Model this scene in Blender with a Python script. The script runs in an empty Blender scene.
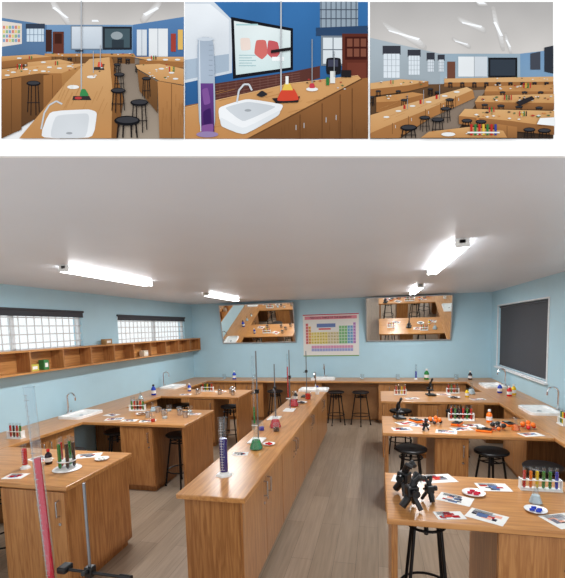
import bpy, bmesh, math, random
from mathutils import Vector, Matrix
random.seed(7)
scene=bpy.context.scene
COL=scene.collection
try:
    scene.view_settings.view_transform='Standard'
    scene.view_settings.look='None'
except Exception: pass

# ------------------------------------------------------------ materials
def lin(c):
    c=c/255.0
    return c/12.92 if c<=0.04045 else ((c+0.055)/1.055)**2.4
def L3(c): return (lin(c[0]),lin(c[1]),lin(c[2]),1.0)
MATS={}
def mat(name,col,rough=0.5,metal=0.0,var=0.06,scale=20.0,emit=None,es=0.0,bump=0.0,bscale=2.0):
    if name in MATS: return MATS[name]
    m=bpy.data.materials.new(name); m.use_nodes=True
    nt=m.node_tree; b=nt.nodes['Principled BSDF']
    c=L3(col)
    tc=nt.nodes.new('ShaderNodeTexCoord'); n=nt.nodes.new('ShaderNodeTexNoise'); n.inputs['Scale'].default_value=scale
    nt.links.new(tc.outputs['Object'],n.inputs['Vector'])
    r=nt.nodes.new('ShaderNodeValToRGB')
    r.color_ramp.elements[0].position=0.3; r.color_ramp.elements[1].position=0.7
    r.color_ramp.elements[0].color=tuple(x*(1-var) for x in c[:3])+(1,)
    r.color_ramp.elements[1].color=tuple(min(1,x*(1+var)) for x in c[:3])+(1,)
    nt.links.new(n.outputs['Fac'],r.inputs['Fac']); nt.links.new(r.outputs['Color'],b.inputs['Base Color'])
    b.inputs['Roughness'].default_value=rough; b.inputs['Metallic'].default_value=metal
    if bump>0:
        n2=nt.nodes.new('ShaderNodeTexNoise'); n2.inputs['Scale'].default_value=bscale; n2.inputs['Detail'].default_value=3
        nt.links.new(tc.outputs['Object'],n2.inputs['Vector'])
        bp=nt.nodes.new('ShaderNodeBump'); bp.inputs['Strength'].default_value=bump; bp.inputs['Distance'].default_value=.1
        nt.links.new(n2.outputs['Fac'],bp.inputs['Height']); nt.links.new(bp.outputs['Normal'],b.inputs['Normal'])
    if emit:
        b.inputs['Emission Color'].default_value=L3(emit); b.inputs['Emission Strength'].default_value=es
    MATS[name]=m; return m
def wood(name,c1,c2,axis=0,rough=0.35,dist=.6):
    m=bpy.data.materials.new(name); m.use_nodes=True
    nt=m.node_tree; b=nt.nodes['Principled BSDF']
    tc=nt.nodes.new('ShaderNodeTexCoord'); mp=nt.nodes.new('ShaderNodeMapping')
    s=[24.0,24.0,24.0]; s[axis]=1.5
    mp.inputs['Scale'].default_value=s
    nt.links.new(tc.outputs['Object'],mp.inputs['Vector'])
    n=nt.nodes.new('ShaderNodeTexNoise'); n.inputs['Scale'].default_value=1.8; n.inputs['Detail'].default_value=6; n.inputs['Distortion'].default_value=dist
    nt.links.new(mp.outputs['Vector'],n.inputs['Vector'])
    r=nt.nodes.new('ShaderNodeValToRGB')
    r.color_ramp.elements[0].position=0.38; r.color_ramp.elements[1].position=0.62
    r.color_ramp.elements[0].color=L3(c1); r.color_ramp.elements[1].color=L3(c2)
    nt.links.new(n.outputs['Fac'],r.inputs['Fac']); nt.links.new(r.outputs['Color'],b.inputs['Base Color'])
    b.inputs['Roughness'].default_value=rough
    MATS[name]=m; return m
def glass(name,tint=(240,244,246),fac=0.05,mul=.3):
    m=bpy.data.materials.new(name); m.use_nodes=True
    nt=m.node_tree; nt.nodes.clear()
    o=nt.nodes.new('ShaderNodeOutputMaterial'); mx=nt.nodes.new('ShaderNodeMixShader')
    t=nt.nodes.new('ShaderNodeBsdfTransparent'); t.inputs['Color'].default_value=L3(tint)
    g=nt.nodes.new('ShaderNodeBsdfGlossy'); g.inputs['Color'].default_value=(.95,.97,1,1); g.inputs['Roughness'].default_value=0.1
    lw=nt.nodes.new('ShaderNodeLayerWeight'); lw.inputs['Blend'].default_value=0.35
    ma=nt.nodes.new('ShaderNodeMath'); ma.operation='MULTIPLY_ADD'; ma.inputs[1].default_value=mul; ma.inputs[2].default_value=fac
    nt.links.new(lw.outputs['Facing'],ma.inputs[0]); nt.links.new(ma.outputs[0],mx.inputs[0])
    nt.links.new(t.outputs[0],mx.inputs[1]); nt.links.new(g.outputs[0],mx.inputs[2]); nt.links.new(mx.outputs[0],o.inputs[0])
    MATS[name]=m; return m
def vcolmat(name,rough=0.9,grain=0.0):
    m=bpy.data.materials.new(name); m.use_nodes=True
    nt=m.node_tree; b=nt.nodes['Principled BSDF']
    a=nt.nodes.new('ShaderNodeVertexColor'); a.layer_name='Col'
    if grain>0:
        tc=nt.nodes.new('ShaderNodeTexCoord')
        n=nt.nodes.new('ShaderNodeTexNoise'); n.inputs['Scale'].default_value=7.0; n.inputs['Detail'].default_value=1
        nt.links.new(tc.outputs['Object'],n.inputs['Vector'])
        mr=nt.nodes.new('ShaderNodeMapRange'); mr.inputs['From Min'].default_value=.3; mr.inputs['From Max'].default_value=.7
        mr.inputs['To Min'].default_value=1-grain; mr.inputs['To Max'].default_value=1+grain
        nt.links.new(n.outputs['Fac'],mr.inputs['Value'])
        vm=nt.nodes.new('ShaderNodeVectorMath'); vm.operation='SCALE'
        nt.links.new(a.outputs['Color'],vm.inputs[0]); nt.links.new(mr.outputs['Result'],vm.inputs['Scale'])
        nt.links.new(vm.outputs[0],b.inputs['Base Color'])
    else: nt.links.new(a.outputs['Color'],b.inputs['Base Color'])
    b.inputs['Roughness'].default_value=rough
    b.inputs['Specular IOR Level'].default_value=0.0
    MATS[name]=m; return m

TOPX=wood('oak_worktop_cross',(176,120,68),(200,144,86),0,0.28)
TOPY=wood('oak_worktop_long',(176,120,68),(200,144,86),1,0.28)
PANEL=wood('oak_panel',(148,96,52),(180,126,74),2,0.34,1.2)
DOOR=wood('oak_door',(158,104,58),(186,132,80),2,0.3,1.2)
EDGE=mat('dark_edge',(120,78,44),0.5)
BLACK=mat('black_plastic',(24,24,26),0.4)
BLKM=mat('black_metal',(20,20,22),0.35,0.3)
STEEL=mat('steel',(190,192,195),0.25,0.9)
RODM=mat('steel_rod',(120,122,126),0.3,0.6)
CHROME=mat('chrome',(215,215,218),0.12,1.0)
WHITE=mat('white_ceramic',(240,240,238),0.2)
WPL=mat('white_plastic',(235,235,232),0.4)
GLASS=glass('clear_glass')
LIQ={'red':mat('red_liquid',(205,15,22),.25),'green':mat('green_liquid',(10,130,45),.25),'blue':mat('blue_liquid',(20,60,180),.25),
 'purple':mat('purple_liquid',(48,44,125),.25),'pink':mat('pink_liquid',(200,10,55),.25),'yellow':mat('yellow_liquid',(240,200,20),.25),
 'orange':mat('orange_liquid',(240,115,10),.25),'dark':mat('dark_liquid',(35,18,28),.25),'clear':mat('pale_liquid',(205,218,222),.2)}
PAPER=mat('paper_white',(235,234,230),.8)
VCOL=vcolmat('printed_ink')
PHOTO=vcolmat('photographic_ink',.9,.05)
ALU=mat('aluminium',(190,192,194),.35,.7)
ORG=mat('orange_ball',(240,115,20),.35)

# ------------------------------------------------------------ helpers
def props(o,label,cat,group=None,kind=None):
    if label: o['label']=label
    if cat: o['category']=cat
    if group: o['group']=group
    if kind: o['kind']=kind
def empty(name,loc,label,cat,group=None,rz=0):
    o=bpy.data.objects.new(name,None); o.empty_display_size=.05
    o.location=loc; o.rotation_euler=(0,0,rz); COL.objects.link(o); props(o,label,cat,group); return o
def finish(name,bm,m,parent=None,loc=(0,0,0),smooth=False,rot=(0,0,0)):
    bmesh.ops.recalc_face_normals(bm,faces=bm.faces)
    me=bpy.data.meshes.new(name); bm.to_mesh(me); bm.free()
    if isinstance(m,(list,tuple)):
        for x in m: me.materials.append(x)
    elif m: me.materials.append(m)
    if smooth:
        for p in me.polygons: p.use_smooth=True
        try: me.set_sharp_from_angle(angle=math.radians(40))
        except Exception: pass
    o=bpy.data.objects.new(name,me); COL.objects.link(o)
    o.location=loc; o.rotation_euler=rot
    if parent: o.parent=parent
    return o
def bx(bm,x0,y0,z0,x1,y1,z1,bev=0.0,mi=0):
    r=bmesh.ops.create_cube(bm,size=1.0)
    vs=r['verts']
    for v in vs:
        v.co=Vector(((x0+x1)/2+v.co.x*(x1-x0),(y0+y1)/2+v.co.y*(y1-y0),(z0+z1)/2+v.co.z*(z1-z0)))
    fs=set(f for v in vs for f in v.link_faces)
    for f in fs: f.material_index=mi
    if bev>0:
        es=set(e for v in vs for e in v.link_edges)
        bmesh.ops.bevel(bm,geom=list(es),offset=bev,segments=2,affect='EDGES',profile=.5)
def cyl(bm,p0,p1,r0,r1=None,seg=16,caps=True):
    if r1 is None: r1=r0
    p0=Vector(p0); p1=Vector(p1); d=(p1-p0)
    q=d.to_track_quat('Z','Y').to_matrix().to_4x4()
    M=Matrix.Translation((p0+p1)/2)@q
    bmesh.ops.create_cone(bm,cap_ends=caps,segments=seg,radius1=r0,radius2=max(r1,1e-4),depth=d.length,matrix=M)
def lathe(bm,prof,seg=20,c=(0,0,0)):
    rings=[]
    for r,z in prof:
        rings.append([bm.verts.new((c[0]+r*math.cos(2*math.pi*i/seg),c[1]+r*math.sin(2*math.pi*i/seg),c[2]+z)) for i in range(seg)])
    for a,b in zip(rings,rings[1:]):
        for i in range(seg):
            j=(i+1)%seg; bm.faces.new((a[i],a[j],b[j],b[i]))
    bm.faces.new(rings[0][::-1]); 
    if prof[-1][0]>0.0005 and prof[-1][0]<prof[-2][0]*1.0001: bm.faces.new(rings[-1])
    return rings
def tube(bm,pts,r,seg=10):
    for a,b in zip(pts,pts[1:]):
        cyl(bm,a,b,r,seg=seg)
    for p in pts[1:-1]:
        bmesh.ops.create_uvsphere(bm,u_segments=seg,v_segments=6,radius=r,matrix=Matrix.Translation(p))
def sph(bm,c,r,u=14,v=10,s=(1,1,1)):
    bmesh.ops.create_uvsphere(bm,u_segments=u,v_segments=v,radius=r,matrix=Matrix.Translation(c)@Matrix.Diagonal((s[0],s[1],s[2],1)))
def dup(src,loc,rz=None,label=None,scale=None):
    n=src.copy(); COL.objects.link(n); n.location=loc
    if rz is not None: n.rotation_euler=(0,0,rz)
    if label: n['label']=label
    if scale: n.scale=scale
    def rec(s,p):
        for c in list(s.children):
            k=c.copy(); COL.objects.link(k); k.parent=p; k.matrix_parent_inverse=c.matrix_parent_inverse.copy(); rec(c,k)
    rec(src,n); return n

TZ=0.85
BACK=8.8; LX=-4.16; RX=2.19; CZ=2.53
# ------------------------------------------------------------ room shell
wallm=mat('pale_blue_paint',(174,209,223),.5,0,.02,3)
ceilm=mat('ceiling_paint',(226,229,235),.38,0,.02,1.2,bump=.14,bscale=1.3)
def struct(name,bm,m,**k):
    o=finish(name,bm,m,**k); o['kind']='structure'; return o
fm=bpy.data.materials.new('vinyl_planks'); fm.use_nodes=True
nt=fm.node_tree; b=nt.nodes['Principled BSDF']
tc=nt.nodes.new('ShaderNodeTexCoord'); mp=nt.nodes.new('ShaderNodeMapping'); mp.inputs['Rotation'].default_value=(0,0,math.pi/2)
br=nt.nodes.new('ShaderNodeTexBrick'); br.inputs['Scale'].default_value=1.0; br.inputs['Brick Width'].default_value=1.3; br.inputs['Row Height'].default_value=.18
br.inputs['Mortar Size'].default_value=.002; br.inputs['Color1'].default_value=L3((160,142,123)); br.inputs['Color2'].default_value=L3((146,129,110)); br.inputs['Mortar'].default_value=L3((114,100,86))
nt.links.new(tc.outputs['Object'],mp.inputs['Vector']); nt.links.new(mp.outputs['Vector'],br.inputs['Vector'])
mp2=nt.nodes.new('ShaderNodeMapping'); mp2.inputs['Scale'].default_value=(30,1.5,1); nt.links.new(tc.outputs['Object'],mp2.inputs['Vector'])
no=nt.nodes.new('ShaderNodeTexNoise'); no.inputs['Scale'].default_value=1.5; no.inputs['Detail'].default_value=5; nt.links.new(mp2.outputs['Vector'],no.inputs['Vector'])
mx=nt.nodes.new('ShaderNodeMix'); mx.data_type='RGBA'; mx.blend_type='OVERLAY'; mx.inputs[0].default_value=.35
nt.links.new(br.outputs['Color'],mx.inputs[6]); nt.links.new(no.outputs['Fac'],mx.inputs[7]); nt.links.new(mx.outputs[2],b.inputs['Base Color'])
b.inputs['Roughness'].default_value=.34
bm=bmesh.new(); bx(bm,LX-.15,.3,-.1,RX+.15,BACK+.15,0); struct('floor',bm,fm)
bm=bmesh.new()
pts=[(LX-.15,(1.395+.2285*(LX-.15))/.9735),(RX+.15,(1.395+.2285*(RX+.15))/.9735),(RX+.15,BACK+.15),(LX-.15,BACK+.15)]
lo=[bm.verts.new((x,y,CZ)) for x,y in pts]; hi=[bm.verts.new((x,y,CZ+.1)) for x,y in pts]
bm.faces.new(lo); bm.faces.new(hi)
for i in range(4): bm.faces.new((lo[i],lo[(i+1)%4],hi[(i+1)%4],hi[i]))
struct('ceiling',bm,ceilm)
bm=bmesh.new(); bx(bm,LX-.15,BACK,0,RX+.15,BACK+.15,CZ); struct('wall_back',bm,wallm)
def wall_holes(name,x0,x1,ya,yb,holes):
    bm=bmesh.new(); y=ya
    for (h0,h1,z0,z1) in holes:
        bx(bm,x0,y,0,x1,h0,CZ); bx(bm,x0,h0,0,x1,h1,z0); bx(bm,x0,h0,z1,x1,h1,CZ); y=h1
    bx(bm,x0,y,0,x1,yb,CZ); return struct(name,bm,wallm)
WL=[(2.9,5.16,1.74,2.26),(6.0,8.4,1.72,2.23)]
WR=[(6.06,8.36,1.14,2.24)]
wall_holes('wall_left',LX-.15,LX,1.0,BACK,WL)
wall_holes('wall_right',RX,RX+.15,2.1,BACK,WR)
bm=bmesh.new(); bx(bm,LX,BACK-.012,0,RX,BACK,.08); struct('baseboard_back',bm,mat('skirting',(120,84,56),.5))

frame_m=mat('window_frame_white',(225,228,230),.4)
blind_m=mat('charcoal_blind',(62,64,70),.75,0,.05,60)
pane_m=glass('window_glass',(250,252,252),.03,.1)
def window(n,side,y0,y1,z0,z1,blind_drop,bars):
    s=-1 if side=='L' else 1
    xw=LX if side=='L' else RX
    bm=bmesh.new()
    xa=xw+s*.04; xb=xw+s*.09
    a,b_=min(xa,xb),max(xa,xb)
    for (p,q,r,t) in [(y0,y1,z0,z0+.035),(y0,y1,z1-.035,z1),(y0,y0+.035,z0,z1),(y1-.035,y1,z0,z1),((y0+y1)/2-.02,(y0+y1)/2+.02,z0,z1)]:
        bx(bm,a,p,r,b_,q,t)
    w=struct('window_%d'%n,bm,frame_m)
    bm=bmesh.new(); bx(bm,xw+s*.06-.002,y0+.03,z0+.03,xw+s*.06+.002,y1-.03,z1-.03); finish('window_pane',bm,pane_m,w)
    if bars:
        bm=bmesh.new(); x=xw+s*.02
        k=int((y1-y0)/.115)
        for i in range(1,k): 
            y=y0+(y1-y0)*i/k; cyl(bm,(x,y,z0),(x,y,z1),.0065,seg=6)
        for j in range(1,5):
            z=z0+(z1-z0)*j/5; bx(bm,x-.004,y0,z-.0065,x+.004,y1,z+.0065)
        finish('burglar_bars',bm,mat('bar_grey',(205,206,206),.5),w)
    if bars:
        bl=empty('roller_blind',(xw+.014,(y0+y1)/2,z1-.01),'charcoal roller blind rolled almost fully up above barred window','blind'); h=(y1-y0)/2+.02; r=.015
    else:
        bl=empty('roller_blind',(xw+.03,(y0+y1)/2,z1-.025),'charcoal roller blind pulled fully down over the window','blind'); h=(y1-y0)/2-.02; r=.02
    bm=bmesh.new(); cyl(bm,(0,-h,0),(0,h,0),r,seg=14); finish('blind_roller',bm,blind_m,bl,smooth=True)
    bm=bmesh.new(); bx(bm,-.0015,-h+.01,-blind_drop,.0015,h-.01,0); finish('blind_fabric',bm,blind_m,bl)
    bm=bmesh.new(); bx(bm,-.006,-h+.01,-blind_drop-.015,.006,h-.01,-blind_drop); finish('bottom_bar',bm,blind_m,bl)
    return w
window(1,'L',*WL[0],.065,True)
window(2,'L',*WL[1],.065,True)
window(3,'R',*WR[0],1.04,False)
bm=bmesh.new()
y0,y1,z0,z1=WR[0]
for p,q,r,t in ((y0-.03,y1+.03,z0-.03,z0),(y0-.03,y1+.03,z1,z1+.02),(y0-.03,y0,z0,z1),(y1,y1+.03,z0,z1)): bx(bm,RX-.012,p,r,RX,q,t)
bx(bm,RX-.05,y0-.05,z0-.035,RX,y1+.05,z0-.012)
struct('trim_1',bm,frame_m)

# ------------------------------------------------------------ ceiling lights
tube_m=mat('glowing_tube',(255,255,255),.4,0,0,1,(250,252,255),12.0)
def light(x,y0,y1):
    e=empty('ceiling_light',(x,(y0+y1)/2,CZ),'white twin-tube fluorescent batten fixed to the ceiling','ceiling light','fluorescent ceiling lights')
    h=(y1-y0)/2
    bm=bmesh.new(); bx(bm,-.026,-h,-.035,.026,h,0,.006); finish('batten_housing',bm,WPL,e)
    for sx in (-.038,.038):
        bm=bmesh.new(); cyl(bm,(sx,-h+.015,-.045),(sx,h-.015,-.045),.0125,seg=12); finish('fluorescent_tube',bm,tube_m,e,smooth=True)
    for sy in (-h,h-.015):
        bm=bmesh.new(); bx(bm,-.048,sy,-.056,.048,sy+.015,-.0,.003); finish('end_cap',bm,WPL,e)
    l=bpy.data.lights.new('tube_glow','AREA'); l.shape='RECTANGLE'; l.size=.12; l.size_y=2*h-.1; l.energy=36; l.color=(.97,.985,1)
    lo=bpy.data.objects.new('tube_glow',l); COL.objects.link(lo); lo.parent=e; lo.location=(0,0,-.075)
light(-2.6,3.04,4.4); light(-2.6,6.05,7.5); light(.58,3.12,4.75); light(.62,6.35,7.8)

# ------------------------------------------------------------ furniture
def worktop(x0,y0,x1,y1,label,m,z=TZ):
    bm=bmesh.new(); bx(bm,x0-(x0+x1)/2,y0-(y0+y1)/2,-.035,x1-(x0+x1)/2,y1-(y0+y1)/2,0,.006)
    o=finish('worktop',bm,m,loc=((x0+x1)/2,(y0+y1)/2,z)); props(o,label,'worktop','laboratory worktops'); return o
def cabinet(x0,y0,x1,y1,face,label,nd=1,drawer=False):
    w=(x1-x0); d=(y1-y0)
    e=empty('base_cabinet',((x0+x1)/2,(y0+y1)/2,0),label,'cabinet','laboratory base cabinets')
    H=TZ-.035
    bm=bmesh.new(); bx(bm,-w/2,-d/2,.06,w/2,d/2,H,.003); bx(bm,-w/2+.03,-d/2+.03,0,w/2-.03,d/2-.03,.06); finish('cabinet_body',bm,PANEL,e)
    L=w if face=='-y' else d
    dz0=.08; dz1=H-.015
    dw=L/nd
    def plate(u0,u1,z0,z1,nm,hz,hdir):
        bm=bmesh.new()
        if face=='-y': bx(bm,u0,-d/2-.018,z0,u1,-d/2,z1,.003)
        elif face=='+x': bx(bm,w/2,u0,z0,w/2+.018,u1,z1,.003)
        else: bx(bm,-w/2-.018,u0,z0,-w/2,u1,z1,.003)
        p=finish(nm,bm,DOOR,e)
        bm=bmesh.new(); uc=hdir
        def q(u,o,z):
            if face=='-y': return (u,-d/2-.018-o,z)
            if face=='+x': return (w/2+.018+o,u,z)
            return (-w/2-.018-o,u,z)
        if nm=='door': tube(bm,[q(uc,0,hz-.06),q(uc,.03,hz-.055),q(uc,.03,hz+.055),q(uc,0,hz+.06)],.006,8)
        else: tube(bm,[q(uc-.06,0,hz),q(uc-.055,.03,hz),q(uc+.055,.03,hz),q(uc+.06,0,hz)],.006,8)
        h=finish('handle',bm,STEEL,p,smooth=True)
        if nm=='door':
            bm=bmesh.new(); cyl(bm,q(uc,0,hz-.12),q(uc,.006,hz-.12),.012,seg=12); finish('lock',bm,STEEL,p,smooth=True)
    for i in range(nd):
        u0=-L/2+i*dw+.003; u1=-L/2+(i+1)*dw-.003
        zt=dz1
        if drawer:
            plate(u0,u1,dz1-.15,dz1,'drawer',dz1-.075,(u0+u1)/2); zt=dz1-.158
        plate(u0,u1,dz0,zt,'door',zt-.12,(u1-.05) if i%2==0 else (u0+.05))
    return e
def panel(x0,y0,x1,y1,label):
    bm=bmesh.new(); bx(bm,-(x1-x0)/2,-(y1-y0)/2,0,(x1-x0)/2,(y1-y0)/2,TZ-.035,.002)
    o=finish('support_panel',bm,PANEL,loc=((x0+x1)/2,(y0+y1)/2,0)); props(o,label,'panel','bench support panels')
    return o
worktop(-1.33,2.44,-.84,7.27,'long narrow light oak central worktop crowded with lab glassware',TOPY)
for i in range(4):
    y0=2.50+i*1.185
    cabinet(-1.30,y0,-.90,y0+1.18,'+x','oak laboratory cupboard with steel handles under central worktop',2)
for i,(y0,y1) in enumerate([(2.42,3.24),(4.30,5.18),(6.2,6.97)]):
    worktop(-3.56,y0,-2.18,y1,'light oak student bench worktop joining the wall counter',TOPX)
    if i==0:
        cabinet(-2.78,y0+.03,-2.21,y1-.03,'-y','oak cupboard closing the end of a student bench',1)
    else:
        cabinet(-3.06,y0+.04,-2.62,y1-.03,'-y','oak cupboard under a student bench beside black stools',1)
        panel(-2.24,y0+.03,-2.205,y1-.03,'flat oak end panel supporting a student bench')
for i,(y0,y1) in enumerate([(2.32,3.08),(4.24,5.04),(6.05,6.98)]):
    worktop(.05,y0,1.62,y1,'light oak student bench worktop beside the centre aisle',TOPX)
    panel(.075,y0+.03,.11,y1-.03,'flat oak end panel supporting a student bench')
    if i==0: cabinet(.64,y0+.05,1.4,y1-.03,'-y','wide oak cupboard under a student bench',2)
    else: cabinet(.56,y0+.05,.88,y1-.03,'-y','oak cupboard between two black stools under bench',1)
worktop(LX,1.6,-3.56,8.16,'long oak wall counter under the shelf and barred windows',TOPY)
worktop(1.62,2.2,RX,8.16,'long oak wall counter beneath the blinded window',TOPY)
worktop(LX,8.16,RX,BACK-.012,'long oak counter along the far wall',TOPX)
for y0 in (1.7,3.3,5.25,7.0):
    cabinet(LX+.03,y0,-3.62,y0+.9,'+x','oak cupboard under the wall counter',2)
for y0 in (3.15,5.1,7.05):
    cabinet(1.68,y0,RX-.03,y0+.9,'-x','oak cupboard under the wall counter',2)
for x0,x1,n in ((-3.55,-2.95,2),(-2.93,-2.33,2),(-1.75,-1.10,2),(.02,.54,2),(1.04,1.62,2)):
    cabinet(x0,8.22,x1,BACK-.07,'-y','oak cupboard under the far wall counter',n)
bm=bmesh.new(); bx(bm,LX+.05,-.012,0.01,RX-.05,.012,TZ-.04); o=finish('back_panel',bm,mat('back_board_oak',(172,124,78),.5),loc=(0,8.52,0)); props(o,'oak back board closing the counter knee spaces','panel')  # one even oak tone for the whole back board

# stools
st=empty('stool',(.30,2.66,0),'black stool with slim metal legs tucked under bench','stool','black laboratory stools')
bm=bmesh.new(); lathe(bm,[(.0,.63),(.15,.63),(.163,.638),(.165,.652),(.155,.662),(.0,.668)],28); finish('seat',bm,BLACK,st,smooth=True)
for k in range(4):
    a=math.pi/4+k*math.pi/2; c,s=math.cos(a),math.sin(a)
    bm=bmesh.new(); cyl(bm,(.10*c,.10*s,.63),(.19*c,.19*s,0),.011,seg=10); cyl(bm,(.19*c,.19*s,0),(.187*c,.187*s,.02),.015,seg=10); finish('leg',bm,BLKM,st,smooth=True)
for rr,z in ((.165,.20),(.115,.56)):
    bm=bmesh.new(); n=28; tube(bm,[(rr*math.cos(2*math.pi*i/n),rr*math.sin(2*math.pi*i/n),z) for i in range(n+1)],.008,6); finish('foot_ring',bm,BLKM,st,smooth=True)
bm=bmesh.new(); cyl(bm,(0,0,.5),(0,0,.63),.014,seg=10); cyl(bm,(-.11,0,.56),(.11,0,.56),.006,seg=8); cyl(bm,(0,-.11,.56),(0,.11,.56),.006,seg=8); finish('seat_screw',bm,BLKM,st)
for i,(x,y) in enumerate([(.34,4.40),(1.12,4.42),(1.44,4.00),(.34,6.35),(1.15,6.4),(-.80,8.08),(-.32,8.08),(-2.43,4.62),(-2.42,6.45),(-3.34,4.66),(-3.33,6.5),(-3.3,3.75),(.79,8.10),(-2.05,8.10),(-3.1,2.75),(-2.9,5.75),(1.3,7.5)]):
    dup(st,(x,y,0),rz=i*.4)
st.scale=(1.0,1.0,1.21)

# wall shelf with pigeon holes
sh=empty('wall_shelf',(LX,2.4,1.485),'long oak pigeonhole shelf fixed below barred windows','shelf')
Ls=BACK-2.4-.02
bm=bmesh.new(); bx(bm,0,0,0,.2,Ls,.022); bx(bm,0,0,.258,.2,Ls,.28); bx(bm,0,0,.02,.01,Ls,.26); finish('shelf_board',bm,TOPY,sh)
n=12
for i in range(n+1):
    y=i*(Ls-.022)/n
    bm=bmesh.new(); bx(bm,.01,y,.022,.2,y+.022,.258); finish('divider',bm,PANEL,sh)
def carton(loc,sz,col,label,rz=0):
    e=empty('carton',loc,label,'box',None,rz)
    bm=bmesh.new(); bx(bm,-sz[0]/2,-sz[1]/2,0,sz[0]/2,sz[1]/2,sz[2],.002); finish('carton_body',bm,mat('card_%d_%d_%d'%col,col,.6),e)
    bm=bmesh.new(); bx(bm,-sz[0]/2-.001,-sz[1]*.3,sz[2]*.25,sz[0]/2+.001,sz[1]*.3,sz[2]*.7); finish('paper_label',bm,PAPER,e)
    return e
carton((-4.06,4.12,1.507),(.08,.12,.08),(200,190,80),'small yellow carton inside the wall shelf')
carton((-4.06,4.30,1.507),(.08,.08,.12),(60,130,70),'small green carton inside the wall shelf')
carton((-4.08,5.58,1.765),(.08,.16,.08),(160,120,70),'brown carton standing on the wall shelf')
carton((-4.06,6.6,1.507),(.09,.2,.1),(220,210,190),'cream carton inside the wall shelf')

# ------------------------------------------------------------ sinks
def sink(x,y,rz=0):
    e=empty('sink',(x,y,TZ),'white ceramic laboratory sink set into oak counter','sink','white sinks',rz)
    bm=bmesh.new(); a,b_=.17,.25
    def ring(w,h,z,k=7,r=.05):
        vs=[]
        for cx,cy,a0 in ((w-r,h-r,0),(-w+r,h-r,90),(-w+r,-h+r,180),(w-r,-h+r,270)):
            for i in range(k):
                t=math.radians(a0+90*i/(k-1)); vs.append(bm.verts.new((cx+r*math.cos(t),cy+r*math.sin(t),z)))
        return vs
    R_=[ring(a,b_,0),ring(a,b_,.03),ring(a-.008,b_-.008,.036),ring(a-.025,b_-.025,.034),ring(a-.035,b_-.035,.010),ring(a-.08,b_-.1,.003)]
    for p,q in zip(R_,R_[1:]):
        for i in range(len(p)):
            j=(i+1)%len(p); bm.faces.new((p[i],p[j],q[j],q[i]))
    bm.faces.new(R_[-1]); bm.faces.new(R_[0][::-1]); finish('basin',bm,WHITE,e,smooth=True)
    bm=bmesh.new(); cyl(bm,(0,0,.004),(0,0,.008),.025,seg=16); finish('drain',bm,STEEL,e)
    f=empty('faucet',(0,0,0),'tall chrome swan-neck laboratory tap beside a sink','faucet','swan-neck taps')
    bm=bmesh.new(); cyl(bm,(0,0,0),(0,0,.05),.022,seg=14); finish('faucet_base',bm,CHROME,f,smooth=True)
    bm=bmesh.new(); pts=[(0,0,.05),(0,0,.24)]+[(.06-.06*math.cos(t),0,.24+.06*math.sin(t)) for t in [math.pi*i/8 for i in range(1,9)]]+[(.12,0,.2)]
    tube(bm,pts,.011,8); finish('spout',bm,CHROME,f,smooth=True)
    bm=bmesh.new(); cyl(bm,(0,0,.03),(0,.06,.05),.008,seg=8); finish('tap_handle',bm,CHROME,f,smooth=True)
    off=Vector((-.2,0,0)); off.rotate(Matrix.Rotation(rz,3,'Z')); f.location=Vector((x,y,TZ))+off; f.rotation_euler=(0,0,rz)
for x,y,rz in [(-3.86,4.65,0),(-3.86,7.2,0),(1.92,5.5,math.pi),(1.92,7.6,math.pi),(-1.1,8.5,-math.pi/2),(-1.07,6.98,-math.pi/2)]:
    sink(x,y,rz)

# ------------------------------------------------------------ lab equipment
def retort(x,y,h,rz=0,label='black-based retort stand with steel rod and clamp',bur=None,base=None,lf=.5):
    e=empty('retort_stand',(x,y,TZ),label,'retort stand','retort stands',rz)
    bm=bmesh.new(); bx(bm,-.07,-.1,0,.07,.1,.014,.004); finish('stand_base',bm,base or BLKM,e)
    bm=bmesh.new(); cyl(bm,(0,.06,.014),(0,.06,h),.007,seg=10); finish('rod',bm,RODM,e,smooth=True)
    bm=bmesh.new(); bx(bm,-.018,.038,h*.55-.02,.018,.082,h*.55+.02,.003); cyl(bm,(0,.06,h*.55),(0,-.03,h*.55),.006,seg=8)
    tube(bm,[(0,-.03,h*.55),(.02,-.05,h*.55),(.018,-.08,h*.55)],.005,6); tube(bm,[(0,-.03,h*.55),(-.02,-.05,h*.55),(-.018,-.08,h*.55)],.005,6)
    finish('clamp',bm,BLKM,e)
    if bur:
        b=empty('burette',(x,y-.055,TZ+.16),'slim glass burette of %s liquid held by a clamp'%bur,'burette')
        bm=bmesh.new(); cyl(bm,(0,0,.03),(0,0,h-.2),.011,seg=12,caps=False); cyl(bm,(0,0,-.03),(0,0,.03),.003,.011,12); finish('glass_tube',bm,GLASS,b,smooth=True)
        bm=bmesh.new(); cyl(bm,(0,0,.03),(0,0,.03+(h-.23)*lf),.008,seg=12); finish('liquid',bm,LIQ[bur],b,smooth=True)
        bm=bmesh.new(); cyl(bm,(-.03,0,.01),(.03,0,.01),.006,seg=8); finish('stopcock',bm,WPL,b)
    return e
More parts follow.
